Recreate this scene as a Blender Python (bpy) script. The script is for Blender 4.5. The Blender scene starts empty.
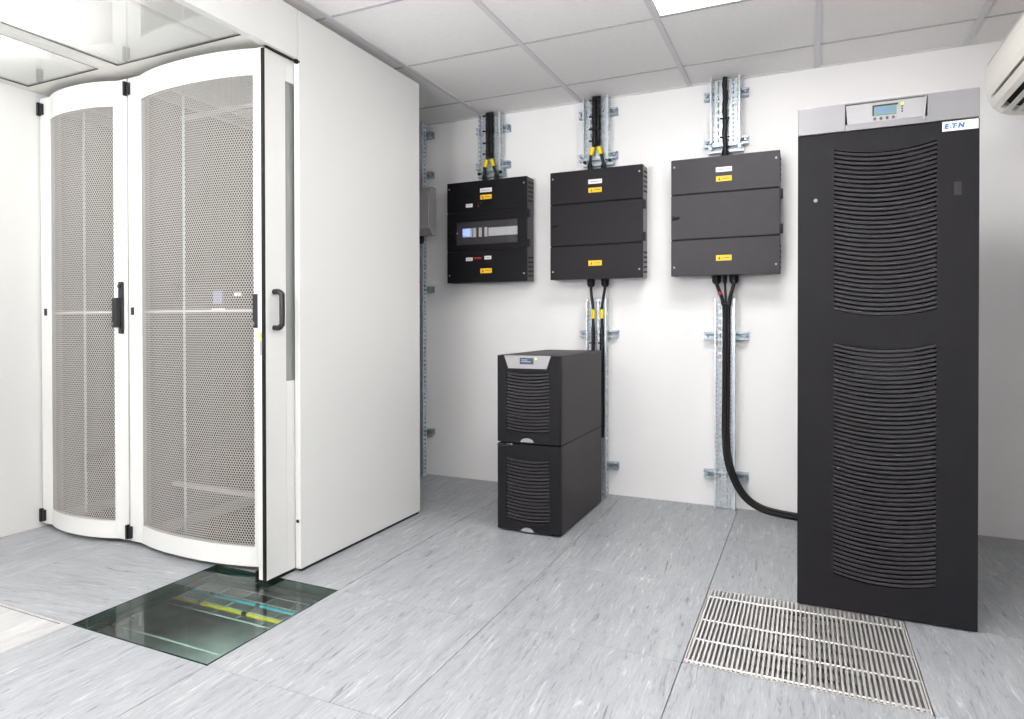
import bpy, bmesh, math, random
from mathutils import Vector, Matrix
random.seed(7)
sc = bpy.context.scene
COL = sc.collection

# ---------------------------------------------------------------- camera
H = 0.9654
yaw, pit, rol = .4549, -.0079, -.0019
F0 = Vector((-math.sin(yaw), math.cos(yaw), 0)); R0 = Vector((math.cos(yaw), math.sin(yaw), 0)); U0 = Vector((0, 0, 1))
Fw = F0*math.cos(pit) + U0*math.sin(pit); U1 = U0*math.cos(pit) - F0*math.sin(pit)
Rt = R0*math.cos(rol) + U1*math.sin(rol); Up = U1*math.cos(rol) - R0*math.sin(rol)
cam = bpy.data.cameras.new('camera'); camo = bpy.data.objects.new('camera', cam); COL.objects.link(camo)
M = Matrix((Rt, Up, -Fw)).transposed().to_4x4(); M.translation = (0, 0, H)
camo.matrix_world = M
cam.sensor_width = 36; cam.sensor_fit = 'HORIZONTAL'; cam.lens = 681.08/1024*36
cam.shift_x = (512-473.986)/1024; cam.shift_y = (327.649-359.5)/1024
cam.clip_start = .02
sc.camera = camo

# ---------------------------------------------------------------- world, exposure
w = bpy.data.worlds.new('world'); sc.world = w; w.use_nodes = True
w.node_tree.nodes['Background'].inputs[0].default_value = (.9, .93, 1, 1)
w.node_tree.nodes['Background'].inputs[1].default_value = .25
sc.view_settings.view_transform = 'Standard'; sc.view_settings.look = 'None'
sc.view_settings.gamma = 1; sc.view_settings.use_curve_mapping = False
sc.view_settings.exposure = 1.46
LAMP = 7.6          # radiance of the ceiling panels
AISLE_LAMP = 5.0

# added fill light behind the camera, tipped up at the ceiling to brighten the room
la = bpy.data.lights.new('added_fill_light', 'AREA'); la.shape = 'RECTANGLE'; la.size = 1.4; la.size_y = 1.0; la.energy = 58; la.color = (1, .995, .985)
lo = bpy.data.objects.new('added_fill_light', la); COL.objects.link(lo); lo.location = (-1.3, -.7, 1.45)
lo.rotation_euler = Vector((.05, -.30, -1)).to_track_quat('Z', 'Y').to_euler()

# ---------------------------------------------------------------- materials
def lin(c):
    return tuple(((v/255)/12.92 if v/255 <= .04045 else ((v/255+.055)/1.055)**2.4) for v in c) + (1,)
def mat(name, col, rough=.5, metal=0., noise=0., nscale=8., bump=0., bscale=200., spec=.5, emit=None, estr=1.):
    m = bpy.data.materials.new(name); m.use_nodes = True
    nt = m.node_tree; b = nt.nodes['Principled BSDF']
    b.inputs['Base Color'].default_value = lin(col); b.inputs['Roughness'].default_value = rough
    b.inputs['Metallic'].default_value = metal; b.inputs['Specular IOR Level'].default_value = spec
    if noise or bump:
        tc = nt.nodes.new('ShaderNodeTexCoord')
    if noise:
        n = nt.nodes.new('ShaderNodeTexNoise'); n.inputs['Scale'].default_value = nscale; n.inputs['Detail'].default_value = 5
        nt.links.new(tc.outputs['Object'], n.inputs['Vector'])
        r = nt.nodes.new('ShaderNodeValToRGB')
        l = lin(col); r.color_ramp.elements[0].position = .3; r.color_ramp.elements[1].position = .7
        r.color_ramp.elements[0].color = tuple(v*(1-noise) for v in l[:3]) + (1,)
        r.color_ramp.elements[1].color = tuple(min(1, v*(1+noise)) for v in l[:3]) + (1,)
        nt.links.new(n.outputs['Fac'], r.inputs['Fac']); nt.links.new(r.outputs['Color'], b.inputs['Base Color'])
    if bump:
        n2 = nt.nodes.new('ShaderNodeTexNoise'); n2.inputs['Scale'].default_value = bscale
        nt.links.new(tc.outputs['Object'], n2.inputs['Vector'])
        bp = nt.nodes.new('ShaderNodeBump'); bp.inputs['Strength'].default_value = bump; bp.inputs['Distance'].default_value = .002
        nt.links.new(n2.outputs['Fac'], bp.inputs['Height']); nt.links.new(bp.outputs['Normal'], b.inputs['Normal'])
    if emit:
        b.inputs['Emission Color'].default_value = lin(emit); b.inputs['Emission Strength'].default_value = estr
    return m
def glass(name, tint, rough=0., ior=1.5):
    m = bpy.data.materials.new(name); m.use_nodes = True; nt = m.node_tree; nt.nodes.clear()
    o = nt.nodes.new('ShaderNodeOutputMaterial'); mx = nt.nodes.new('ShaderNodeMixShader')
    t = nt.nodes.new('ShaderNodeBsdfTransparent'); t.inputs[0].default_value = tint + (1,)
    g = nt.nodes.new('ShaderNodeBsdfGlossy'); g.inputs['Roughness'].default_value = rough
    f = nt.nodes.new('ShaderNodeFresnel'); f.inputs[0].default_value = ior
    # leaving the pane the index inverts, so that both faces reflect alike
    ge = nt.nodes.new('ShaderNodeNewGeometry'); mr = nt.nodes.new('ShaderNodeMapRange')
    mr.inputs['To Min'].default_value = ior; mr.inputs['To Max'].default_value = 1/ior
    nt.links.new(ge.outputs['Backfacing'], mr.inputs['Value']); nt.links.new(mr.outputs[0], f.inputs[0])
    nt.links.new(f.outputs[0], mx.inputs[0]); nt.links.new(t.outputs[0], mx.inputs[1]); nt.links.new(g.outputs[0], mx.inputs[2])
    nt.links.new(mx.outputs[0], o.inputs[0]); return m
def floor_mat(name, rot, dark=(100, 106, 113), mid=(160, 162, 165), light=(196, 197, 198)):
    m = bpy.data.materials.new(name); m.use_nodes = True; nt = m.node_tree; N = nt.nodes; L = nt.links
    b = N['Principled BSDF']
    tc = N.new('ShaderNodeTexCoord'); oi = N.new('ShaderNodeObjectInfo')
    ad = N.new('ShaderNodeVectorMath'); ad.operation = 'MULTIPLY_ADD'
    cb = N.new('ShaderNodeCombineXYZ'); L.new(oi.outputs['Random'], cb.inputs[0]); L.new(oi.outputs['Random'], cb.inputs[1]); L.new(oi.outputs['Random'], cb.inputs[2])
    L.new(cb.outputs[0], ad.inputs[0]); ad.inputs[1].default_value = (37, 53, 11); L.new(tc.outputs['Object'], ad.inputs[2])
    def streak(sx, sy, det, dist, ang):
        mp = N.new('ShaderNodeMapping'); mp.vector_type = 'TEXTURE'
        mp.inputs['Rotation'].default_value = (0, 0, rot+ang); mp.inputs['Scale'].default_value = (1/sx, 1/sy, 1)
        L.new(ad.outputs[0], mp.inputs['Vector'])
        n = N.new('ShaderNodeTexNoise'); n.inputs['Scale'].default_value = 1; n.inputs['Detail'].default_value = det
        n.inputs['Roughness'].default_value = .62; n.inputs['Distortion'].default_value = dist
        L.new(mp.outputs[0], n.inputs['Vector']); return n.outputs['Fac']
    a = streak(75, 6, 9, .9, .05); c = streak(150, 16, 5, .8, -.04); d = streak(17, 3, 6, 1.2, 0); g_ = streak(150, 16, 7, .9, .08)
    r1 = N.new('ShaderNodeValToRGB'); e = r1.color_ramp.elements
    e[0].position = .31; e[0].color = lin(dark); e[1].position = .68; e[1].color = lin(light)
    x = e.new(.40); x.color = lin(mid); x = e.new(.60); x.color = lin(tuple(min(255, v+4) for v in mid))
    L.new(a, r1.inputs['Fac'])
    r2 = N.new('ShaderNodeValToRGB'); e = r2.color_ramp.elements
    e[0].position = .34; e[0].color = (.70, .73, .75, 1); e[1].position = .46; e[1].color = (1, 1, 1, 1)
    L.new(c, r2.inputs['Fac'])
    r4 = N.new('ShaderNodeValToRGB'); e = r4.color_ramp.elements
    e[0].position = .60; e[0].color = (0, 0, 0, 1); e[1].position = .70; e[1].color = (.38, .38, .38, 1)
    L.new(g_, r4.inputs['Fac'])
    r3 = N.new('ShaderNodeValToRGB'); e = r3.color_ramp.elements
    e[0].position = .35; e[0].color = (.80, .815, .83, 1); e[1].position = .65; e[1].color = (1.0, 1.0, 1.0, 1)
    L.new(d, r3.inputs['Fac'])
    m1 = N.new('ShaderNodeMixRGB'); m1.blend_type = 'MULTIPLY'; m1.inputs[0].default_value = .8
    L.new(r1.outputs[0], m1.inputs[1]); L.new(r2.outputs[0], m1.inputs[2])
    m2 = N.new('ShaderNodeMixRGB'); m2.blend_type = 'MULTIPLY'; m2.inputs[0].default_value = 1
    L.new(m1.outputs[0], m2.inputs[1]); L.new(r3.outputs[0], m2.inputs[2])
    m3 = N.new('ShaderNodeMixRGB'); L.new(r4.outputs[0], m3.inputs[0]); L.new(m2.outputs[0], m3.inputs[1]); m3.inputs[2].default_value = lin((214, 216, 214))
    L.new(m3.outputs[0], b.inputs['Base Color'])
    b.inputs['Roughness'].default_value = .36; b.inputs['Specular IOR Level'].default_value = .45
    return m

MW = mat('wall_paint', (237, 236, 236), .75, noise=.015, nscale=3, bump=.04, bscale=300)
MP = mat('white_powder_coat', (214, 214, 212), .42, bump=.03, bscale=500)
MPD = mat('grey_powder_coat', (206, 206, 202), .5)
MROOF = mat('roof_frame_white', (214, 212, 207), .35)
MCT = mat('ceiling_board', (236, 234, 233), .95, noise=.02, nscale=40, bump=.1, bscale=400)
MTB = mat('ceiling_grid_grey', (212, 210, 214), .5)
MTB2 = mat('ceiling_cross_bar_shaded', (176, 174, 178), .6)  # darker than the main bars: occlusion shade put into the colour
MBLK = mat('board_black_steel', (21, 20, 24), .48, spec=.17, noise=.06, nscale=30, bump=.05, bscale=900)
MBK3 = mat('board_grey_black_steel', (50, 48, 53), .48, spec=.3, noise=.06, nscale=30, bump=.05, bscale=900)
MUPS = mat('ups_charcoal', (25, 24, 28), .5, spec=.18, noise=.05, nscale=20, bump=.05, bscale=900)
MLOUV = mat('louver_charcoal', (38, 36, 40), .45, spec=.3)
MLOUV2 = mat('louver_dark', (42, 40, 44), .45, spec=.3)
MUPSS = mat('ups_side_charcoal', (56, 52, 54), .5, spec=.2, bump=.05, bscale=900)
MVOID = mat('dark_interior', (12, 12, 13), .8)
MRUB = mat('black_rubber', (15, 14, 17), .55, spec=.3)
MPLB = mat('black_plastic', (26, 26, 30), .32)
MSIL = mat('silver_plastic', (136, 135, 138), .4, metal=.4)
MSIL2 = mat('silver_plastic_light', (160, 159, 161), .4, metal=.3)
MZN = mat('zinc_steel', (198, 206, 212), .38, metal=.45, noise=.12, nscale=40)
MZN2 = mat('zinc_strut', (168, 180, 190), .42, metal=.45, noise=.15, nscale=30)
MSS = mat('stainless_bar', (216, 214, 213), .3, metal=.5)
MSS2 = mat('stainless_pan', (200, 196, 192), .45, metal=.4, noise=.2, nscale=12)
MCAB = mat('cable_black', (19, 18, 22), .45, spec=.35)
MYEL = mat('yellow_marker', (245, 212, 10), .5)
MORA = mat('yellow_warning_label', (250, 196, 8), .5)
MWL = mat('white_label', (232, 230, 228), .5)
MINK = mat('label_ink', (90, 86, 84), .6)
MLCD = mat('lcd_teal', (104, 136, 136), .2, emit=(110, 150, 150), estr=.05)
MLCDB = mat('lcd_blue_ink', (96, 118, 168), .3)
MLCDD = mat('lcd_dark', (62, 80, 100), .2)
MLCDBR = mat('lcd_blue_lit', (120, 140, 250), .3, emit=(110, 135, 255), estr=.9)
MLCDP = mat('lcd_pale_blue', (120, 125, 165), .3, emit=(120, 125, 165), estr=.12)
MLED = mat('green_led', (200, 220, 30), .3, emit=(210, 230, 20), estr=.8)
MBLUE = mat('logo_blue', (20, 100, 185), .5)
MRED = mat('red_switch', (190, 45, 40), .4)
MGBOX = mat('grey_plastic_box', (160, 157, 160), .5)
MBRK = mat('breaker_grey', (205, 205, 205), .5)
MAC = mat('aircon_plastic', (226, 223, 216), .35)
MDIFF = mat('lamp_diffuser', (255, 255, 255), .5, emit=(255, 254, 252), estr=LAMP)
MDIFF2 = mat('lamp_diffuser_aisle', (255, 255, 255), .5, emit=(255, 254, 253), estr=AISLE_LAMP)
MSLAB = mat('subfloor_concrete', (222, 228, 225), .8, noise=.2, nscale=6)
MSTR = mat('stringer_dark_steel', (44, 50, 48), .6)
MCYAN = mat('turquoise_cable', (50, 190, 205), .4)
MYC = mat('yellow_cable', (225, 215, 20), .4)
MWIRE = mat('basket_wire', (205, 220, 216), .35, metal=.2)
MRACKIN = mat('rack_inner_steel', (98, 94, 92), .5)
MBACK = mat('board_backing', (66, 63, 65), .6)
MRACKF = mat('rack_frame_steel', (150, 147, 144), .5)
MEQ = mat('rack_equipment_dark', (40, 37, 38), .4)
def opal(name):
    m = glass(name, (.95, .96, .95), .012, 1.6); nt = m.node_tree
    mx = [n for n in nt.nodes if n.type == 'MIX_SHADER'][0]; t = [n for n in nt.nodes if n.type == 'BSDF_TRANSPARENT'][0]
    d = nt.nodes.new('ShaderNodeBsdfDiffuse'); d.inputs[0].default_value = (.86, .86, .85, 1)
    tl = nt.nodes.new('ShaderNodeBsdfTranslucent'); tl.inputs[0].default_value = (.9, .9, .89, 1)
    a = nt.nodes.new('ShaderNodeMixShader'); a.inputs[0].default_value = .5; nt.links.new(d.outputs[0], a.inputs[1]); nt.links.new(tl.outputs[0], a.inputs[2])
    b = nt.nodes.new('ShaderNodeMixShader'); b.inputs[0].default_value = .24; nt.links.new(t.outputs[0], b.inputs[1]); nt.links.new(a.outputs[0], b.inputs[2])
    nt.links.new(b.outputs[0], mx.inputs[1]); return m
MGW = opal('aisle_roof_glass')
MGF = glass('floor_glass', (.90, .97, .95), .004, 1.45)
MGB = glass('clear_window', (.95, .95, .96), .02, 1.4)
MGG = mat('door_glass_grey', (140, 143, 140), .12, spec=.6)
MGE = mat('glass_edge_green', (26, 52, 46), .15)
MFL = floor_mat('floor_vinyl', 0.0)
MFLR = floor_mat('floor_vinyl_turned', math.pi/2 + .12)
MFLP = floor_mat('floor_vinyl_pale', 0.0, (170, 170, 170), (188, 187, 186), (204, 203, 202))

# ---------------------------------------------------------------- helpers
class MB:
    def __init__(s): s.v = []; s.f = []; s.s = []
    def add(s, vs, fs, smooth=False):
        n = len(s.v); s.v += [tuple(v) for v in vs]; s.f += [tuple(i+n for i in f) for f in fs]; s.s += [smooth]*len(fs); return s
    def box(s, x0, x1, y0, y1, z0, z1):
        v = [(x, y, z) for x in (x0, x1) for y in (y0, y1) for z in (z0, z1)]
        return s.add(v, [(0, 1, 3, 2), (4, 6, 7, 5), (0, 4, 5, 1), (2, 3, 7, 6), (0, 2, 6, 4), (1, 5, 7, 3)])
    def cbox(s, x0, x1, y0, y1, z0, z1, c=.003):
        """box with chamfered edges on every side (24-vertex chamfer box)"""
        c = min(c, (x1-x0)/2.01, (y1-y0)/2.01, (z1-z0)/2.01)
        bm = bmesh.new(); vs = [bm.verts.new((x, y, z)) for x in (x0, x1) for y in (y0, y1) for z in (z0, z1)]
        for q in [(0, 1, 3, 2), (4, 6, 7, 5), (0, 4, 5, 1), (2, 3, 7, 6), (0, 2, 6, 4), (1, 5, 7, 3)]: bm.faces.new([vs[i] for i in q])
        bmesh.ops.recalc_face_normals(bm, faces=bm.faces)
        bmesh.ops.bevel(bm, geom=bm.edges[:], offset=c, segments=2, affect='EDGES', profile=.5)
        bm.verts.index_update(); s.add([v.co[:] for v in bm.verts], [[v.index for v in f.verts] for f in bm.faces]); bm.free(); return s
    def prism(s, pts, a0, a1, axis='y', smooth=False):
        """pts: outline; axis y -> (x,z), x -> (y,z), z -> (x,y)"""
        def P(p, a): return {'y': (p[0], a, p[1]), 'x': (a, p[0], p[1]), 'z': (p[0], p[1], a)}[axis]
        n = len(pts); s.add([P(p, a0) for p in pts]+[P(p, a1) for p in pts], [tuple(range(n)), tuple(range(2*n-1, n-1, -1))])
        m = len(s.v)-2*n
        for i in range(n):
            j = (i+1) % n; s.f.append((m+i, m+n+i, m+n+j, m+j)); s.s.append(smooth)
        return s
    def cyl(s, c, r, h, axis='z', n=16, r2=None):
        r2 = r if r2 is None else r2
        vs = []
        for k, (rr, a) in enumerate(((r, 0), (r2, h))):
            for i in range(n):
                t = 2*math.pi*i/n; u, v = rr*math.cos(t), rr*math.sin(t)
                vs.append({'z': (c[0]+u, c[1]+v, c[2]+a), 'y': (c[0]+u, c[1]+a, c[2]+v), 'x': (c[0]+a, c[1]+u, c[2]+v)}[axis])
        s.add(vs, [tuple(range(n)), tuple(range(n, 2*n))]); s.add(vs, [(i, (i+1) % n, n+(i+1) % n, n+i) for i in range(n)], True); return s
    def tube(s, path, r, n=10, closed=False):
        path = [Vector(p) for p in path]; rings = []
        rr = r if isinstance(r, (list, tuple)) else [r]*len(path)
        up = Vector((.123, .9, .31)).normalized()
        for i, p in enumerate(path):
            t = (path[min(i+1, len(path)-1)]-path[max(i-1, 0)]).normalized()
            a = up - t*up.dot(t)
            if a.length < .05: a = Vector((1, 0, 0)) - t*t.x
            a.normalize(); b = t.cross(a); up = a
            rings.append([p+a*math.cos(2*math.pi*k/n)*rr[i]+b*math.sin(2*math.pi*k/n)*rr[i] for k in range(n)])
        vs = [v for r_ in rings for v in r_]; fs = []
        for i in range(len(path)-1):
            for k in range(n):
                k2 = (k+1) % n; fs.append((i*n+k, i*n+k2, (i+1)*n+k2, (i+1)*n+k))
        s.add(vs, fs, True); s.add([v for v in rings[0]], [tuple(range(n))]); s.add([v for v in rings[-1]], [tuple(range(n))]); return s
    def band(s, x0, x1, lo, hi, y0, y1, n=18):
        """solid strip whose lower and upper edges are functions of x"""
        xs = [x0+(x1-x0)*i/n for i in range(n+1)]; v = []
        for x in xs: v += [(x, y0, lo(x)), (x, y0, hi(x)), (x, y1, hi(x)), (x, y1, lo(x))]
        f = [(0, 1, 2, 3), (4*n+3, 4*n+2, 4*n+1, 4*n)]
        for i in range(n):
            a = 4*i; b = a+4
            for k in range(4):
                k2 = (k+1) % 4; f.append((a+k, b+k, b+k2, a+k2))
        return s.add(v, f)
    def mesh(s, name, origin=(0, 0, 0)):
        me = bpy.data.meshes.new(name); o = Vector(origin)
        me.from_pydata([(v[0]-o.x, v[1]-o.y, v[2]-o.z) for v in s.v], [], s.f)
        me.polygons.foreach_set('use_smooth', s.s)
        bm = bmesh.new(); bm.from_mesh(me); bmesh.ops.recalc_face_normals(bm, faces=bm.faces); bm.to_mesh(me); bm.free()
        return me
def root_of(o):
    while o.parent: o = o.parent
    return o
def part(name, mb, m, parent, label=None, kind=None):
    me = mb.mesh(name, root_of(parent).location); me.materials.append(m)
    o = bpy.data.objects.new(name, me); COL.objects.link(o); o.parent = parent
    if label: o['label'] = label
    if kind: o['kind'] = kind
    return o
def thing(name, loc, label, cat, group=None):
    o = bpy.data.objects.new(name, None); COL.objects.link(o); o.location = loc; o.empty_display_size = .1
    o['label'] = label; o['category'] = cat
    if group: o['group'] = group
    return o
def solo(name, mb, m, label, cat, group=None, origin=(0, 0, 0)):
    me = mb.mesh(name, origin); me.materials.append(m)
    o = bpy.data.objects.new(name, me); COL.objects.link(o); o.location = origin
    o['label'] = label; o['category'] = cat
    if group: o['group'] = group
    return o
def struct(name, mb, m):
    me = mb.mesh(name); me.materials.append(m); o = bpy.data.objects.new(name, me); COL.objects.link(o); o['kind'] = 'structure'; return o
def copy_tree(o, parent=None):
    c = o.copy(); COL.objects.link(c); c.parent = parent
    for ch in list(o.children): copy_tree(ch, c)
    return c
def curve(pts, n=8):
    """Catmull-Rom through points"""
    P = [Vector(p) for p in pts]; P = [P[0]*2-P[1]] + P + [P[-1]*2-P[-2]]; out = []
    for i in range(1, len(P)-2):
        a, b, c, d = P[i-1:i+3]
        for k in range(n):
            t = k/n; out.append(.5*((2*b)+(c-a)*t+(2*a-5*b+4*c-d)*t*t+(3*b-a-3*c+d)*t**3))
    out.append(P[-2]); return out

# ---------------------------------------------------------------- room shell
YW = 3.76; ZC = 2.2136; XL = -3.262; XR = .90; YB = -2.0; ZV = -.34
struct('wall_back', MB().box(XL-.12, XR+.12, YW, YW+.1, ZV, ZC+.25), MW)
struct('wall_left', MB().box(XL-.1, XL, YB-.1, YW, ZV, ZC+.25), MP)
struct('wall_right', MB().box(XR, XR+.1, YB-.1, YW, ZV, ZC+.25), MW)
struct('wall_front', MB().box(XL, XR, YB-.1, YB, ZV, ZC+.25), MW)
floor = struct('floor', MB().box(XL, XR, YB, YW, ZV-.08, ZV), MSLAB)
ceil = struct('ceiling', MB().box(XL-.1, XR+.1, YB-.1, YW+.1, ZC+.25, ZC+.33), MCT)

# raised floor tiles
gx = [XL, -2.718, -2.118, -1.518, -.918, -.318, .282, .882, XR]
gy = [YB, -1.614, -1.014, -.414, .186, .786, 1.386, 1.986, 2.586, 3.186, YW]
G = .0010
full = {}
def tile_mesh(w_, d_, m, t=.03):
    k = (round(w_, 3), round(d_, 3), m.name, t)
    if k not in full:
        mb = MB().cbox(G, w_-G, G, d_-G, -t, 0, .0012); me = mb.mesh('floor_tile'); me.materials.append(m); full[k] = me
    return full[k]
for i in range(len(gx)-1):
    for j in range(len(gy)-1):
        x0, x1, y0, y1 = gx[i], gx[i+1], gy[j], gy[j+1]
        if (x0, y0) in ((-2.118, 1.386), (-.318, 1.986)): continue
        m = MFL
        if (x0, y0) == (-2.718, 1.386): m = MFLR
        nm = 'floor_tile'
        if (x0, y0) == (-2.718, .786): m = MFLP; nm = 'perforated_tile'
        o = bpy.data.objects.new(nm, tile_mesh(x1-x0, y1-y0, m)); COL.objects.link(o); o.parent = floor; o.location = (x0, y0, 0)
        if nm == 'perforated_tile':
            o['label'] = 'paler floor tile with a row of small holes along its far edge'
            mb = MB()
            for k in range(40): mb.cyl((.06+k*.0128, .586, -.002), .0034, .0024, 'z', 8)
            me = mb.mesh('hole_row'); me.materials.append(MVOID); q = bpy.data.objects.new('hole_row', me); COL.objects.link(q); q.parent = o; q['kind'] = 'stuff'
# stringers and pedestals holding the raised floor (seen through the glass tile and the grate)
for k, (px, py) in enumerate([(x, y) for x in (-2.718, -2.118, -1.518) for y in (1.386, 1.986, 2.586) if (x, y) != (-2.118, 1.986)]+[(-.318, 1.986), (.282, 1.986), (-.318, 2.586), (.282, 2.586)]):
    mb = MB().cyl((px, py, ZV), .013, -ZV-.06, 'z', 12).box(px-.05, px+.05, py-.05, py+.05, ZV, ZV+.006).box(px-.04, px+.04, py-.04, py+.04, -.06, -.052)
    part('floor_pedestal', mb, MSTR, floor)
for y in (1.386, 1.986, 2.586):
    part('floor_stringer', MB().box(-2.718, -1.50, y-.012, y+.012, -.052, -.0315), MSTR, floor)
    part('floor_stringer', MB().box(-.33, .30, y-.012, y+.012, -.052, -.0415 if y > 1.9 else -.0315), MSTR, floor)
for x in (-2.118, -1.518, -.318, .282):
    part('floor_stringer', MB().box(x-.012, x+.012, 1.36, 2.6, -.052, -.0415 if x > -1 else -.0315), MSTR, floor)

# suspended ceiling: boards, grid bars, lamps
cx = [XL-.0, -2.962, -2.362, -1.762, -1.158, -.560, .040, .640, XR]
cy = [YB, -1.342, -.742, -.142, .458, 1.058, 1.658, 2.258, 2.858, 3.458, YW]
lamps = {(-.560, 2.258): 0, (-2.962, 1.058): 1, (-.560, .458): 2, (-.560, -1.342): 3, (-2.962, -.742): 4}
cm = {}
def ceil_tile(w_, d_):
    k = (round(w_, 3), round(d_, 3))
    if k not in cm:
        me = MB().box(.008, w_-.008, .008, d_-.008, .004, .018).mesh('ceiling_tile'); me.materials.append(MCT); cm[k] = me
    return cm[k]
LB = ['bright square ceiling lamp above the black wall boards', 'square ceiling lamp over the glass roof of the cabinet aisle',
      'square ceiling lamp above the middle of the room', 'square ceiling lamp at the near end of the room', 'square ceiling lamp over the near end of the aisle']
for i in range(len(cx)-1):
    for j in range(len(cy)-1):
        x0, x1, y0, y1 = cx[i], cx[i+1], cy[j], cy[j+1]
        if (x0, y0) in lamps:
            t = thing('ceiling_lamp', (x0+.3, y0+.3, ZC), LB[lamps[(x0, y0)]], 'lamp')
            part('diffuser', MB().box(x0+.022, x1-.022, y0+.022, y1-.022, ZC+.001, ZC+.006), MDIFF2 if x0 < -2 else MDIFF, t)
            fr = MB()
            for a in ((x0+.008, x0+.022, y0+.008, y1-.008), (x1-.022, x1-.008, y0+.008, y1-.008), (x0+.022, x1-.022, y0+.008, y0+.022), (x0+.022, x1-.022, y1-.022, y1-.008)): fr.box(*a, ZC, ZC+.04)
            part('frame', fr, MP, t)
            part('housing', MB().box(x0+.022, x1-.022, y0+.022, y1-.022, ZC+.03, ZC+.04), MP, t)
            continue
        o = bpy.data.objects.new('ceiling_tile', ceil_tile(x1-x0, y1-y0)); COL.objects.link(o); o.parent = ceil; o.location = (x0, y0, ZC)
for x in cx[1:-1]: part('grid_bar', MB().box(x-.012, x+.012, YB, YW, ZC-.0015, ZC+.03), MTB, ceil)
for y in cy[1:-1]:
    for i in range(len(cx)-1): part('grid_bar', MB().box(cx[i]+.012, cx[i+1]-.012, y-.005, y+.005, ZC+.0015, ZC+.03), MTB2, ceil)
part('edge_trim', MB().box(XL, XR, YW-.012, YW, ZC-.001, ZC+.025), MTB, ceil)

# ---------------------------------------------------------------- server racks with curved perforated doors
YD = 1.995     # plane of the door edges
def prof(x, a, b, D):
    """plan curve of the door: flat stiles, bulging middle"""
    if x <= a or x >= b: return YD
    u = (x-a)/(b-a)*2-1
    return YD - D*(1-abs(u)**2.2)**.9 if abs(u) < 1 else YD
def door(rack, x0, x1, mx0, mx1, z0, z1, mz0, mz1, D, stiff, lab):
    a, b = mx0-.012, mx1+.012
    T = .018
    fr = MB()
    def sheet(xa, xb, za, zb, n, t=T):
        xs = [xa+(xb-xa)*i/n for i in range(n+1)]; v = []
        for x in xs:
            y = prof(x, a, b, D); v += [(x, y, za), (x, y, zb), (x, y+t, zb), (x, y+t, za)]
        f = [(0, 1, 2, 3), (4*n+3, 4*n+2, 4*n+1, 4*n)]; fr.add(v, f)
        m = len(fr.v)-len(v)
        for i in range(n):
            p = m+4*i; q = p+4
            for k in range(4):
                k2 = (k+1) % 4; fr.f.append((p+k, q+k, q+k2, p+k2)); fr.s.append(False)
    sheet(x0, mx0, z0, z1, 12); sheet(mx1, x1, z0, z1, 8)
    sheet(mx0, mx1, z0, mz0, 40); sheet(mx0, mx1, mz1, z1, 40)
    d = part('door', fr, MP, rack, lab)
    # perforated sheet: hexagonal holes, real openings
    p = .0108; rh = .0051; rows = int((mz1-mz0)/(p*.866)); cols = int((mx1-mx0)/p)
    sx = (mx1-mx0)/cols; sz = (mz1-mz0)/rows
    mb = MB(); V = []; Fc = []
    hexo = [(math.sin(math.pi/3*k), math.cos(math.pi/3*k)) for k in range(6)]
    for r_ in range(rows):
        for c_ in range(cols+1):
            cxx = mx0+(c_+.5*(r_ % 2))*sx; czz = mz0+(r_+.5)*sz
            n = len(V)
            for (u, v) in hexo:
                X = min(max(cxx+u*sx/1.732, mx0), mx1); Z = min(max(czz+v*sz/1.5, mz0-.002), mz1+.002); V.append((X, prof(X, a, b, D)+.004, Z))
            for dy in (0, .0016):
                for (u, v) in hexo:
                    X = min(max(cxx+u*rh, mx0), mx1); Z = czz+v*rh; V.append((X, prof(X, a, b, D)+.004+dy, Z))
            for k in range(6):
                k2 = (k+1) % 6
                Fc.append((n+k, n+k2, n+6+k2, n+6+k)); Fc.append((n+6+k, n+6+k2, n+12+k2, n+12+k))
    me = bpy.data.meshes.new('perforated_sheet'); me.from_pydata([(v[0]-rack.location.x, v[1]-rack.location.y, v[2]-rack.location.z) for v in V], [], Fc); me.materials.append(MPERF)
    o = bpy.data.objects.new('perforated_sheet', me); COL.objects.link(o); o.parent = d; o['kind'] = 'stuff'
    # stiffener behind the sheet
    if stiff:
        n = 30; v = []; f = []
        for i in range(n+1):
            x = mx0+(mx1-mx0)*i/n; y = prof(x, a, b, D)+.0065; v += [(x, y, 1.008), (x, y, 1.017), (x, y+.004, 1.017), (x, y+.004, 1.008)]
        for i in range(n):
            for k in range(4): f.append((4*i+k, 4*i+4+k, 4*i+4+(k+1) % 4, 4*i+(k+1) % 4))
        part('stiffener', MB().add(v, f), MP, d)
    return d
MPERF = mat('perforated_steel', (186, 182, 179), .5)
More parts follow.
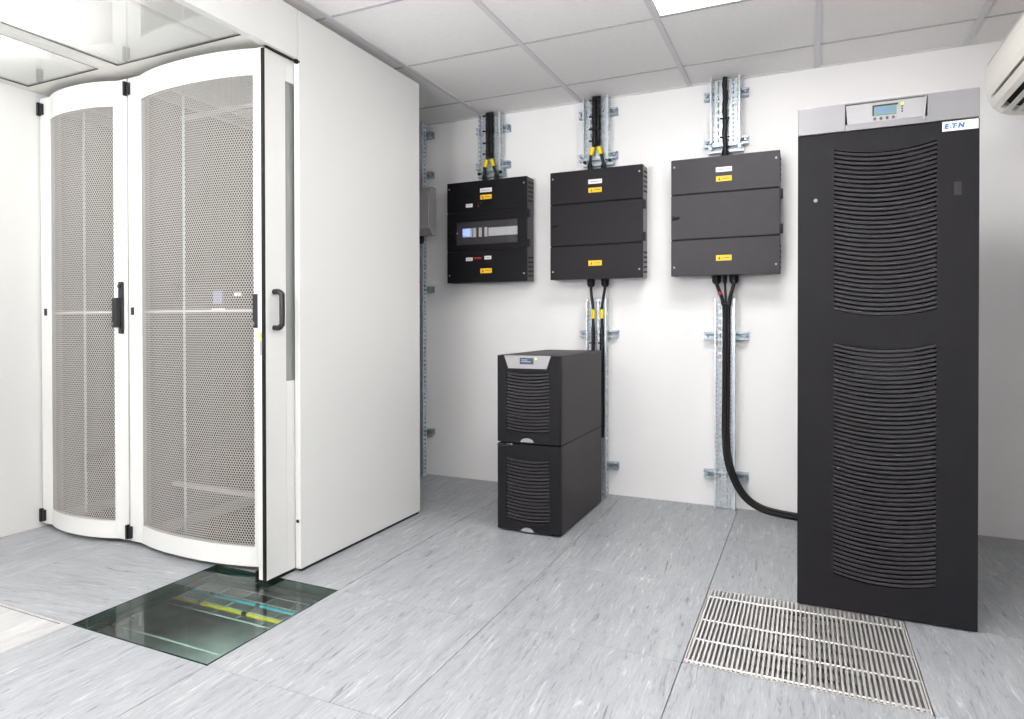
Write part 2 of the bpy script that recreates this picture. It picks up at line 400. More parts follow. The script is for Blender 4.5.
def rack(x0, x1, y1, label, doorargs, side_right, railx):
    t = thing('server_rack', ((x0+x1)/2, 2.5, 0), label, 'server rack', 'server racks with curved perforated doors')
    z1 = 2.02
    # frame: corner posts and top and bottom members
    fr = MB()
    for x in (x0+.002, x1-.042):
        for y in (2.03, y1-.05): fr.box(x, x+.04, y, y+.04, .015, z1)
    for z in (.015, z1-.04):
        for y in (2.03, y1-.05): fr.box(x0+.042, x1-.042, y, y+.04, z, z+.04)
        for x in (x0+.002, x1-.042): fr.box(x, x+.04, 2.07, y1-.05, z, z+.04)
    part('frame', fr, MRACKF, t)
    part('side_panel', MB().box(x0, x0+.002, 2.03, y1, .015, z1), MRACKIN, t)
    if not side_right: part('side_panel', MB().box(x1-.002, x1, 2.03, y1, .015, z1), MRACKIN, t)
    part('back_panel', MB().box(x0+.002, x1-.002, y1-.008, y1, .015, z1), MRACKIN, t)
    part('top_panel', MB().box(x0+.002, x1-.002, 2.03, y1-.01, z1, z1+.006), MPD, t)
    part('base', MB().box(x0+.01, x1-.01, 2.04, y1-.01, 0, .015), MVOID, t)
    for x in railx:
        rl = MB()
        for k in range(88):
            z = .07+k*.0216
            if z < z1-.06: rl.box(x, x+.003, 2.10, 2.102, z, z+.0216).box(x+.009, x+.012, 2.10, 2.102, z, z+.0216).box(x+.003, x+.009, 2.10, 2.102, z, z+.012)
        rl.box(x, x+.002, 2.102, 2.112, .06, z1-.05)
        part('mounting_rail', rl, MZN, t)
    d = door(t, *doorargs)
    return t, d
R1, D1 = rack(-3.255, -2.653, 2.96, 'white server rack beside the left wall with a narrow curved perforated door',
              (-3.252, -2.648, -3.165, -2.727, .02, 2.022, .096, 1.912, .046, True, 'curved perforated door bulging outward'), False, (-3.10, -2.80))
R2, D2 = rack(-2.643, -1.838, 2.96, 'white server rack with a wide curved perforated door and big plain side panel',
              (-2.638, -1.841, -2.550, -1.920, .02, 2.022, .096, 1.920, .046, True, 'wide curved perforated door bulging outward'), True, (-2.432, -1.955))
# hinges and latches
def hinge(d, x, z):
    part('hinge', MB().cbox(x-.016, x-.003, YD-.020, YD-.002, z+.004, z+.066, .003).cbox(x-.001, x+.013, YD-.014, YD-.001, z+.008, z+.060, .002), MPLB, d, 'small black hinge')
for x, d in ((-3.236, D1), (-2.634, D2)):
    hinge(d, x, 1.94 if d is D2 else 1.935); hinge(d, x, .025)
    part('lock', MB().cbox(x+.012, x+.028, YD-.006, YD, 1.0, 1.033, .002), MPLB, d, 'small black lock')
def swing_handle(d, x):
    mb = MB().cbox(x-.014, x+.014, YD-.012, YD, .918, 1.145, .005).cbox(x-.024, x+.008, YD-.036, YD-.010, .945, 1.075, .006)
    mb.cyl((x, YD-.018, 1.125), .009, .008, 'y', 12)
    part('handle', mb, MPLB, d, 'black swing handle')
    part('lock_cylinder', MB().cyl((x-.016, YD-.040, .962), .007, .006, 'y', 12), MSIL, d, 'chrome lock cylinder')
swing_handle(D1, -2.683); swing_handle(D2, -1.876)
# the big flat side panel of the right rack
sp = MB().cbox(-1.781, -1.756, 2.062, 2.968, .012, 2.165, .002)
part('side_panel', sp, MP, R2, 'big flat white side panel reaching up to the header')
part('screw', MB().cyl((-1.7685, 2.060, .197), .007, .003, 'y', 12), MPLB, R2, 'small black screw')
part('plinth', MB().box(-1.778, -1.762, 2.075, 2.96, 0, .012), MVOID, R2)
# rack equipment
eq = thing('rack_unit', (-2.25, 2.5, .98), 'dark rack unit with a small blue display behind the wide perforated door', 'rack unit')
part('casing', MB().box(-2.50, -1.975, 2.106, 2.72, .985, 1.14), MEQ, eq)
part('display', MB().box(-2.250, -2.200, 2.098, 2.106, 1.045, 1.10), MLCDP, eq, 'small blue display')
b_ = MB()
for k in range(4): b_.cyl((-2.25+k*.018, 2.096, 1.022), .005, .01, 'y', 8)
part('button_row', b_, MWL, eq)
part('badge', MB().box(-2.135, -2.10, 2.100, 2.106, 1.075, 1.09), MWL, eq)
eq = thing('rack_shelf', (-2.25, 2.5, .25), 'light steel shelf low inside the wide rack behind the perforated door', 'rack shelf')
part('shelf', MB().box(-2.52, -1.97, 2.12, 2.80, .25, .262).box(-2.52, -1.97, 2.112, 2.12, .245, .262), MRACKF, eq)
eq = thing('rack_battery', (-2.25, 2.5, .262), 'dark battery unit on the low shelf of the wide rack', 'rack unit')
part('casing', MB().box(-2.50, -2.0, 2.14, 2.75, .262, .43), MEQ, eq)
eq = thing('rack_cable_arm', (-2.25, 2.5, 1.86), 'light cable bar high inside the wide rack behind the perforated door', 'rack cable bar')
part('bar', MB().box(-2.50, -2.0, 2.15, 2.17, 1.865, 1.882), MRACKF, eq)
eq = thing('rack_switch', (-2.97, 2.5, .25), 'dark switch unit low inside the narrow rack', 'rack unit')
part('casing', MB().box(-3.14, -2.78, 2.106, 2.5, .25, .34), MEQ, eq)

# ---------------------------------------------------------------- sliding door, header, roof
sd = thing('sliding_door', (-1.814, 2.4, .012), 'white sliding aisle door pushed back beside the big side panel', 'door')
XA, XB = -1.822, -1.784; ya, yb = 1.908, 2.90
fr = MB().cbox(XA, XB, ya, 2.018, .014, 1.972, .0015).cbox(XA, XB, 2.80, yb, .014, 1.972, .0015)
fr.box(XA, XB, 2.018, 2.80, .014, .742).box(XA, XB, 2.018, 2.80, 1.885, 1.972)
part('leaf', fr, MP, sd)
part('pane', MB().box(XA+.012, XB-.008, 2.018, 2.80, .742, 1.885), MGG, sd, 'tall grey glass pane')
part('seal', MB().box(-1.797, -1.7835, ya-.006, ya, .016, 1.970), MRUB, sd, 'black rubber seal strip')
hd = curve([(-1.784, 1.952, 1.080), (-1.762, 1.952, 1.080), (-1.748, 1.952, 1.072), (-1.745, 1.952, 1.06), (-1.745, 1.952, .967), (-1.748, 1.952, .955), (-1.762, 1.952, .946), (-1.784, 1.952, .946)], 5)
part('pull_handle', MB().tube(hd, .0105, 10), MPLB, sd, 'black D-shaped pull handle')
part('sticker', MB().box(-1.811, -1.803, ya-.001, ya+.0005, .905, .928), MORA, sd, 'tiny orange sticker')
part('key_slot', MB().box(-1.811, -1.804, ya-.001, ya+.0005, .845, .900), MGBOX, sd)
part('floor_guide', MB().box(-1.830, -1.788, 1.918, 2.06, 0.001, .013).box(-1.836, -1.829, 1.905, 1.98, .002, .045), MRUB, sd, 'black floor guide')
hdr = thing('aisle_header', (-1.785, 1.2, 1.975), 'white beam above the sliding door, level with the big side panel', 'beam')
part('beam', MB().cbox(-1.788, -1.756, .45, 2.058, 1.976, 2.165, .0015), MP, hdr)
part('track', MB().box(-1.786, -1.770, 1.90, 2.056, 1.973, 1.976), MRUB, hdr)
part('track_stop', MB().cyl((-1.764, 2.052, 1.968), .009, .016, 'y', 12), MRUB, hdr, 'black end stop')

ZR = 2.048
rf = thing('aisle_roof', (-2.5, 1.2, ZR), 'white framed glass roof over the aisle in front of the racks', 'glass roof')
panes = [(-3.205, -2.713, 1.914), (-2.610, -1.885, 1.925)]
Y0 = .45
fm = MB()
fm.box(XL, -3.205, Y0, 2.03, ZR, ZR+.009).box(-2.713, -2.610, Y0, 2.03, ZR, ZR+.009).box(-1.885, -1.789, Y0, 2.03, ZR, ZR+.009)
fm.box(-3.205, -2.713, 1.914, 2.03, ZR, ZR+.009).box(-2.610, -1.885, 1.925, 2.03, ZR, ZR+.009)
fm.box(-3.205, -2.713, Y0, Y0+.08, ZR, ZR+.009).box(-2.610, -1.885, Y0, Y0+.08, ZR, ZR+.009)
part('frame', fm, MROOF, rf)
for (a, b, c) in panes:
    pn = part('pane', MB().box(a+.003, b-.003, Y0+.08, c-.003, ZR+.001, ZR+.007), MGW, rf)
    g = .004
    part('gasket', MB().box(a, b, c-.003, c, ZR-.001, ZR+.008).box(a, a+.003, Y0+.08, c, ZR-.001, ZR+.008).box(b-.003, b, Y0+.08, c, ZR-.001, ZR+.008), MRUB, pn, 'thin dark gasket line')
part('joint_strip', MB().box(-2.664, -2.661, Y0, 2.03, ZR-.0008, ZR), MTB, rf)

# ---------------------------------------------------------------- glass floor tile and the cables below it
gl = thing('glass_floor_tile', (-1.818, 1.686, 0), 'square tinted glass floor tile in front of the racks, cables showing below', 'glass tile')
part('pane', MB().box(-2.113, -1.523, 1.391, 1.981, -.028, -.001), MGF, gl)
ed = MB().box(-2.1165, -2.113, 1.3875, 1.9845, -.031, 0).box(-1.523, -1.5195, 1.3875, 1.9845, -.031, 0).box(-2.113, -1.523, 1.3875, 1.391, -.031, 0).box(-2.113, -1.523, 1.981, 1.9845, -.031, 0)
part('edge_trim', ed, MGE, gl, 'dark green edge')
ct = thing('cable_basket', (-2.0, 1.99, -.22), 'wire cable basket under the glass floor tile', 'cable basket')
zb = -.17
wr = MB()
for y in (1.93, 2.00, 2.09, 2.16): wr.tube([(-2.9, y, zb), (-1.2, y, zb)], .0028, 6)
for k in range(14):
    x = -2.85+k*.125; wr.tube([(x, 1.93, zb-.004), (x, 2.16, zb-.004)], .0024, 6)
part('wires', wr, MWIRE, ct)
part('support', MB().box(-2.6, -2.57, 1.84, 2.18, zb-.012, zb-.007).cyl((-2.585, 2.0, ZV), .008, -ZV+zb-.012, 'z', 10)
     .box(-1.4, -1.37, 1.84, 2.18, zb-.012, zb-.007).cyl((-1.385, 2.0, ZV), .008, -ZV+zb-.012, 'z', 10), MZN2, ct)
def under_cable(y, r, m, nm, lab, ties):
    t = thing(nm, (-2.0, y, zb+.01), lab, 'cable')
    part('sheath', MB().tube(curve([(-2.9, y-.01, zb+r+.003), (-2.4, y-.006, zb+r+.003), (-2.1, y, zb+r+.003), (-1.8, y+.001, zb+r+.003), (-1.2, y, zb+r+.003)], 5), r, 10), m, t)
    for x in ties: part('cable_tie', MB().cyl((x, y, zb+r+.003), r+.0018, .022, 'x', 12), MRUB, t, 'black cable tie')
under_cable(1.965, .0070, MYC, 'yellow_cable', 'yellow cable with black ties seen through the glass floor tile', (-2.2, -1.96, -1.72))
under_cable(2.048, .0065, MCYAN, 'turquoise_cable', 'turquoise cable with black ties seen through the glass floor tile', (-2.22, -1.97, -1.73))
rod = thing('support_rod', (-2.0, 1.70, zb), 'thin pale rod crossing under the near half of the glass floor tile', 'rod')
part('rod', MB().tube([(-2.30, 1.70, zb), (-1.2, 1.70, zb)], .0035, 8), MWIRE, rod)
part('post', MB().cyl((-2.28, 1.70, ZV), .006, zb-ZV, 'z', 8), MZN2, rod)
part('post', MB().cyl((-1.23, 1.70, ZV), .006, zb-ZV, 'z', 8), MZN2, rod)

# ---------------------------------------------------------------- floor grate
gt = thing('floor_grate', (-.018, 2.286, 0), 'stainless steel floor grate partly under the tall black cabinet', 'grate')
gx0, gx1, gy0, gy1 = -.312, .276, 1.996, 2.578
fr = MB().box(gx0-.004, gx0, gy0-.006, gy1+.004, -.04, -.0005).box(gx1, gx1+.004, gy0-.006, gy1+.004, -.04, -.0005)
fr.box(gx0, gx1, gy0-.006, gy0-.002, -.04, -.0005).box(gx0, gx1, gy1, gy1+.004, -.04, -.0005)
part('frame', fr, MSS2, gt)
NB = 45; bm_ = MB().box(-.0030, .0030, gy0-.002, gy1, -.028, 0).mesh('bar', (0, 0, 0)); bm_.materials.append(MSS)
for k in range(NB):
    x = gx0+.006+(gx1-gx0-.012)*k/(NB-1)
    o = bpy.data.objects.new('bar', bm_); COL.objects.link(o); o.parent = gt; o.location = (x-gt.location.x, -gt.location.y, 0)
for y in (2.015, 2.165, 2.315, 2.52):
    part('cross_rod', MB().tube([(gx0, y, -.006), (gx1, y, -.006)], .0042, 8), MSS, gt)
dm = MB()
for k in range(9):
    y = gy0+.02+k*.063; dm.box(gx0+.01, gx1-.01, y, y+.042, -.040, -.038)
part('damper_plate', dm, MSS2, gt)
for x in (-.2, 0, .18): part('damper_link', MB().box(x, x+.02, gy0+.01, gy1-.01, -.0375, -.036), MSS2, gt)

# ---------------------------------------------------------------- louvred fronts
def louvers(t, x0, x1, z0, z1, n, yf, depth, sag, m, tilt=.5, fill=.58):
    """n curved blades between z0 (lowest) and z1, each an object sharing one mesh"""
    p = (z1-z0)/n
    xc = (x0+x1)/2; hw = (x1-x0)/2
    N = 14; v = []; f = []
    h = p*fill
    for i in range(N+1):
        x = x0+(x1-x0)*i/N; u = (x-xc)/hw; s_ = -sag*(1-u*u)
        v += [(x, yf+.001, s_), (x, yf+.0005+depth*.15, s_+h), (x, yf+depth, s_+h+.0005), (x, yf+depth*.8, s_-.001)]
    f = [(0, 1, 2, 3), (4*N+3, 4*N+2, 4*N+1, 4*N)]
    for i in range(N):
        for k in range(4): f.append((4*i+k, 4*i+4+k, 4*i+4+(k+1) % 4, 4*i+(k+1) % 4))
    me = MB().add(v, f).mesh('louver', t.location); me.materials.append(m)
    for k in range(n):
        o = bpy.data.objects.new('louver', me); COL.objects.link(o); o.parent = t; o.location = (0, 0, z0+p*(k+.5)-h/2)
def arcfun(x0, x1, z, sag):
    xc = (x0+x1)/2; hw = (x1-x0)/2
    return lambda x: z - sag*max(0, 1-((x-xc)/hw)**2)
# ---- tall cabinet
UX0, UX1, UY, UZ = -.029, .475, 2.566, 1.684
tu = thing('ups_cabinet', (.223, 2.95, 0), 'tall black power cabinet with a silver display strip on top and long curved louvers', 'power cabinet')
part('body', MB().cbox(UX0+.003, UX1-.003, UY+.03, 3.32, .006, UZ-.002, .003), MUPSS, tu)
part('plinth', MB().box(UX0+.02, UX1-.02, UY+.03, 3.30, .001, .006), MVOID, tu)
lx0, lx1 = .080, .366; S = .021
dz = [(.124, .897), (1.004, 1.537)]
dr = MB()
y0_, y1_ = UY, UY+.028
zt = 1.594
dr.box(UX0, lx0, y0_, y1_, .006, zt-.004).box(lx1, UX1, y0_, y1_, .006, zt-.004)
dr.band(lx0, lx1, lambda x: .006, arcfun(lx0, lx1, dz[0][0], S), y0_, y1_)
dr.band(lx0, lx1, arcfun(lx0, lx1, dz[0][1], S), arcfun(lx0, lx1, dz[1][0], S), y0_, y1_)
dr.band(lx0, lx1, arcfun(lx0, lx1, dz[1][1], S), lambda x: zt-.004, y0_, y1_)
part('door', dr, MUPS, tu)
part('inner_screen', MB().box(lx0-.005, lx1+.005, y1_-.004, y1_+.001, .09, 1.55), MVOID, tu)
for z in (.5, 1.27): pass
louvers(tu, lx0, lx1, dz[0][0], dz[0][1], 53, UY+.001, .012, S, MLOUV)
louvers(tu, lx0, lx1, dz[1][0], dz[1][1], 36, UY+.001, .012, S, MLOUV)
# blanked ribs behind the louvers: flat plates seen between the slots
for (a, b, c, d) in ((.150, .310, .775, .885), (.285, .340, 1.455, 1.525), (.265, .360, 1.325, 1.345)):
    part('blank_plate', MB().box(a, b, UY+.012, UY+.015, c-.01, d-.015), MUPS, tu)
# silver strip
hz0, hz1 = zt, UZ
st = MB().cbox(UX0, .112, UY-.003, UY+.028, hz0, hz1, .002).cbox(.340, UX1, UY-.003, UY+.028, hz0, hz1, .002)
st.box(.112, .340, UY-.003, UY+.028, hz0, hz0+.020).box(.112, .340, UY-.001, UY+.028, hz1-.004, hz1)
part('display_strip', st, MSIL, tu)
part('control_panel', MB().prism([(.119, hz0+.022), (.334, hz0+.022), (.338, hz1-.006), (.114, hz1-.006)], UY+.004, UY+.02, 'y'), MSIL2, tu)
part('panel_shadow_gap', MB().box(.112, .340, UY+.02, UY+.027, hz0+.02, hz1-.004), MVOID, tu)
part('trim_bar', MB().prism([(.327, hz0+.012), (.332, hz0+.012), (.338, hz1-.006), (.334, hz1-.006)], UY-.005, UY+.004, 'y'), MSIL2, tu)
part('screen', MB().box(.194, .257, UY+.001, UY+.004, 1.6345, 1.663), MLCD, tu, 'teal display screen')
fz = MB().box(.190, .261, UY+.0005, UY+.0045, 1.663, 1.668).box(.190, .194, UY+.0005, UY+.0045, 1.6345, 1.663)
part('screen_surround', fz, MPLB, tu)
part('screen_marks', MB().box(.199, .247, UY+.0004, UY+.001, 1.647, 1.654).box(.215, .226, UY, UY+.001, 1.6355, 1.6405), MLCDB, tu, 'blue writing on the screen')
for k in range(4): part('button', MB().cyl((.197+k*.017, UY+.0005, 1.6245), .0045, .004, 'y', 12), MINK, tu)
part('indicator', MB().cyl((.2725, UY+.0005, 1.664), .0036, .004, 'y', 12), MLED, tu, 'lit yellow-green indicator')
for k in range(3): part('indicator', MB().cyl((.2725, UY+.0015, 1.6555-k*.0080), .0024, .002, 'y', 10), MPLB, tu)
# badge with the maker's mark
bd = part('badge', MB().cbox(.379, .472, UY-.0025, UY, 1.559, 1.589, .001), MWL, tu, 'white badge with blue letters E, dot, T, dot, N')
def letter(ch, x, z, size, y):
    cu = bpy.data.curves.new('letter', 'FONT'); cu.body = ch; cu.size = size; cu.offset = .0012; cu.extrude = .0002; cu.shear = .15
    o = bpy.data.objects.new('letter', cu); COL.objects.link(o)
    dg = bpy.context.evaluated_depsgraph_get(); me = bpy.data.meshes.new_from_object(o.evaluated_get(dg))
    bpy.data.objects.remove(o); me.materials.append(MBLUE)
    me.transform(Matrix.Translation((x, y, z)) @ Matrix.Rotation(math.pi/2, 4, 'X'))
    me.transform(Matrix.Translation(-tu.location))
    q = bpy.data.objects.new('letter', me); COL.objects.link(q); q.parent = bd
for ch, x in (('E', .384), ('T', .4025), ('N', .4195)): letter(ch, x, 1.567, .0200, UY-.003)
for x, z in ((.4005, 1.5695), (.4155, 1.573)):
    part('letter_dot', MB().cyl((x, UY-.0032, z), .0020, .0008, 'y', 10), MBLUE, bd)
part('small_print', MB().box(.437, .457, UY-.0029, UY-.0025, 1.572, 1.5745), MBRK, bd)
# latches
def latch(x0, x1, z0, z1, m):
    part('latch', MB().box(x0, x1, UY-.002, UY, z0, z0+.004).box(x0, x1, UY-.002, UY, z1-.004, z1).box(x0, x0+.003, UY-.002, UY, z0, z1).box(x1-.003, x1, UY-.002, UY, z0, z1).box(x0+.003, x1-.003, UY-.0005, UY+.0005, z0+.004, z1-.004), m, tu)
latch(.015, .035, 1.358, 1.400, MVOID); latch(.410, .430, 1.358, 1.400, MUPSS)
part('lock_cylinder', MB().cyl((.025, UY-.004, 1.372), .006, .004, 'y', 12), MSIL, tu, 'chrome lock cylinder')

# ---- small tower, two stacked units
SX0, SX1, SY = -1.293, -.984, 2.888; SB = 3.565
def small_unit(z0, z1, top, label, nm):
    t = thing(nm, ((SX0+SX1)/2, 3.25, z0), label, 'power unit')
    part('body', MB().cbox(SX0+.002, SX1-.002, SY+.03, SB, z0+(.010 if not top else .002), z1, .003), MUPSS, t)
    if not top: part('plinth', MB().box(SX0+.015, SX1-.015, SY+.03, SB-.02, .001, .010), MVOID, t)
    a, b = -1.246, -1.040; sg = .010
    lo, hi = z0+(.010 if not top else .004), z1-.001
    zl = z0+.062; zh = z1-.072 if top else z1-.062
    f_ = MB().cbox(SX0, a, SY, SY+.028, lo, hi, .004).cbox(b, SX1, SY, SY+.028, lo, hi, .004)
    f_.band(a-.004, b+.004, lambda x: lo+.0005, arcfun(a, b, zl, sg), SY+.0004, SY+.028)
    if top: f_.band(a-.004, b+.004, arcfun(a, b, zh, sg), lambda x: z1-.062, SY+.0004, SY+.028)
    else: f_.band(a-.004, b+.004, arcfun(a, b, zh, sg), lambda x: hi-.0005, SY+.0004, SY+.028)
    part('front_panel', f_, MUPS, t)
    part('inner_screen', MB().box(a-.01, b+.01, SY+.022, SY+.029, zl-.02, zh+.005), MVOID, t)
    louvers(t, a, b, zl, zh, 18, SY+.002, .010, sg, MLOUV2, fill=.55)
    xm = (a+b)/2+.0
    hs = [(xm+.031*math.cos(math.pi*k/12), z0+.010+(.018)*math.sin(math.pi*k/12)) for k in range(13)]
    part('grip', MB().prism(hs, SY-.006, SY+.001, 'y'), MSIL2, t, 'silver half-moon grip')
    if top:
        tz = z1+.0; p = [(-1.236, z1-.060), (-1.050, z1-.060), (-1.030, z1-.002), (-1.256, z1-.002)]
        part('control_panel', MB().prism(p, SY-.003, SY+.03, 'y'), MSIL2, t, 'silver control panel')
        part('screen', MB().box(-1.178, -1.112, SY-.005, SY-.003, z1-.040, z1-.011), MLCDD, t, 'dark blue display')
        part('screen_marks', MB().box(-1.171, -1.125, SY-.0056, SY-.005, z1-.030, z1-.027).box(-1.171, -1.14, SY-.0056, SY-.005, z1-.022, z1-.019), MGBOX, t)
        part('indicator', MB().cyl((-1.100, SY-.005, z1-.014), .004, .003, 'y', 10), MLED, t, 'yellow-green indicator')
        for k in range(4): part('button', MB().cyl((-1.172+k*.016, SY-.005, z1-.048), .0035, .003, 'y', 10), MGBOX, t)
        for x in (-1.215, -1.197, -1.085, -1.067): part('panel_groove', MB().box(x, x+.0012, SY-.0034, SY-.0028, z1-.056, z1-.006), MGBOX, t)
    else:
        part('latch', MB().cbox(SX0+.004, SX0+.035, SY-.010, SY+.001, z1-.014, z1-.004, .002).tube([(SX0+.03, SY-.008, z1-.010), (SX0+.070, SY-.012, z1-.002)], .0035, 8), MPLB, t, 'black latch with a key')
        part('key', MB().box(SX0+.055, SX0+.082, SY-.014, SY-.011, z1-.006, z1+.001), MSIL, t, 'small metal key')
    return t
small_unit(0, .408, False, 'black louvered battery cabinet at the bottom of the small tower', 'battery_cabinet')
small_unit(.409, .814, True, 'black power unit with a silver control panel on top of the small tower', 'ups_unit')

# ---------------------------------------------------------------- wall cable trays
def slot_strip(mb, a0, a1, z0, z1, fixed, axis, hole, gap, hw, t=.0015):
    """perforated strip: a0..a1 wide, with one column of slots of half width hw; axis 'x' = faces y, 'y' = faces x"""
    c = (a0+a1)/2
    def B(u0, u1, za, zb):
        if axis == 'x': mb.box(u0, u1, fixed, fixed+t, za, zb)
        else: mb.box(fixed, fixed+t, u0, u1, za, zb)
    B(a0, c-hw, z0, z1); B(c+hw, a1, z0, z1)
    z = z0
    while z < z1-1e-4:
        g = min(gap, z1-z); B(c-hw, c+hw, z, z+g); z += gap+hole
def tray(xc, z0, z1, struts, label, wd=.144, dp=.045, sw=.108):
    t = thing('cable_tray', (xc, YW, z0), label, 'cable tray')
    yb_ = YW-.042; x0, x1 = xc-wd/2, xc+wd/2
    pl = MB(); nc = 6
    for k in range(nc):
        a = x0+(x1-x0)*k/nc; slot_strip(pl, a, a+(x1-x0)/nc, z0, z1, yb_, 'x', .024 if k % 2 else .010, .012, .0042)
    part('back_plate', pl, MZN, t)
    for x in (x0, x1-.0015):
        fl = MB(); slot_strip(fl, yb_-dp, yb_, z0, z1, x, 'y', .014, .012, .010)
        xx = (x, x+.008) if x == x0 else (x-.0065, x+.0015)
        fl.box(*xx, yb_-dp-.001, yb_-dp, z0, z1)
        part('flange', fl, MZN, t)
    for z in struts:
        sb = MB().box(xc-sw, xc+sw, YW-.002, YW, z-.02, z+.02).box(xc-sw, xc+sw, yb_+.002, YW-.002, z+.017, z+.02).box(xc-sw, xc+sw, yb_+.002, YW-.002, z-.02, z-.017)
        sb.box(xc-sw, xc+sw, yb_+.002, yb_+.004, z+.010, z+.017).box(xc-sw, xc+sw, yb_+.002, yb_+.004, z-.017, z-.010)
        part('strut', sb, MZN2, t)
        for x in (xc-sw+.014, xc+sw-.014): part('bolt', MB().cyl((x, yb_-.006, z), .006, .02, 'y', 6), MZN2, t)
    return t
tray(-1.697, 1.878, ZC-.003, (2.12, 1.905), 'upper steel cable tray above the board with the small window')
tray(-1.052, 1.878, ZC-.003, (2.13, 1.89), 'upper steel cable tray above the middle black board')
tray(-.377, 1.878, ZC-.003, (2.135, 1.892), 'upper steel cable tray above the right black board')
tray(-1.047, .005, 1.095, (.90, .167), 'lower steel cable tray running down behind the small tower', .116)
tray(-.377, .005, 1.085, (.893, .172), 'lower steel cable tray under the right black board', .10)
tray(-2.222, .005, ZC-.003, (2.142, 1.892, 1.172, .276), 'full-height steel cable tray beside the big white side panel', .144)
# dark strut bars that hold the cables above the boards
for xc, lab in ((-1.700, 'zinc cable strut just above the board with the small window'), (-1.045, 'zinc cable strut just above the middle black board'), (-.377, 'zinc cable strut just above the right black board')):
    t = thing('cable_strut', (xc, YW, 1.845), lab, 'cable strut')
    m = MB().box(xc-.085, xc+.085, YW-.050, YW-.018, 1.835, 1.838).box(xc-.085, xc+.085, YW-.050, YW-.018, 1.872, 1.875).box(xc-.085, xc+.085, YW-.020, YW-.018, 1.838, 1.872)
    m.box(xc-.085, xc+.085, YW-.052, YW-.050, 1.835, 1.844).box(xc-.085, xc+.085, YW-.052, YW-.050, 1.866, 1.875)
    for dx in (-.07, .07): m.box(xc+dx-.01, xc+dx+.01, YW-.018, YW-.002, 1.838, 1.872)
    part('channel', m, MZN2, t)
    for dx in (-.072, .068):
        part('clamp', MB().cyl((xc+dx, YW-.07, 1.855), .009, .012, 'y', 8), MRUB if xc < -1 else MZN2, t)

# ---------------------------------------------------------------- distribution boards
YF = 3.612
def screw(t, x, z): part('screw', MB().cyl((x, YF-.003, z), .005, .004, 'y', 10), MSIL2, t, 'small silver screw')
def lab(t, x, z, w_, h_, m, nm, l=None, ink=True, tri=False):
    q = part(nm, MB().box(x-w_/2, x+w_/2, YF-.0016, YF-.0002, z-h_/2, z+h_/2), m, t, l)
    mb = MB()
    if tri:
        mb.prism([(x-w_*.36, z-h_*.28), (x-w_*.20, z-h_*.28), (x-w_*.28, z+h_*.30)], YF-.0024, YF-.0016, 'y')
        mb.box(x-w_*.10, x+w_*.38, YF-.0024, YF-.0016, z-.0015, z+.0018)
    elif ink: mb.box(x-w_*.34, x+w_*.34, YF-.0024, YF-.0016, z-.0015, z+.001)
    if ink or tri: part('print', mb, MINK, q)
    return q
def gland(t, x, y, z, down=True, r=.0235):
    s = -1 if down else 1
    mb = MB().cyl((x, y, z if not down else z-.012), r, .012 if down else .026, 'z', 6).cyl((x, y, z+.012 if not down else z-.034), r*.92,   .022 if down else .030, 'z', 12)
    mb.cyl((x, y, z+.040 if not down else z-.042), r*.7, .008, 'z', 12)
    part('cable_gland', mb, MRUB, t, 'black cable gland')
MBODY = {'window': mat('board_body_lit_low', (62, 60, 64), .5), 'plain': mat('board_body_lit_high', (112, 110, 114), .45), 'plain3': mat('board_body_lit_medium', (84, 82, 86), .45)}  # lighter than the covers: light falling on the board sides put into the colour
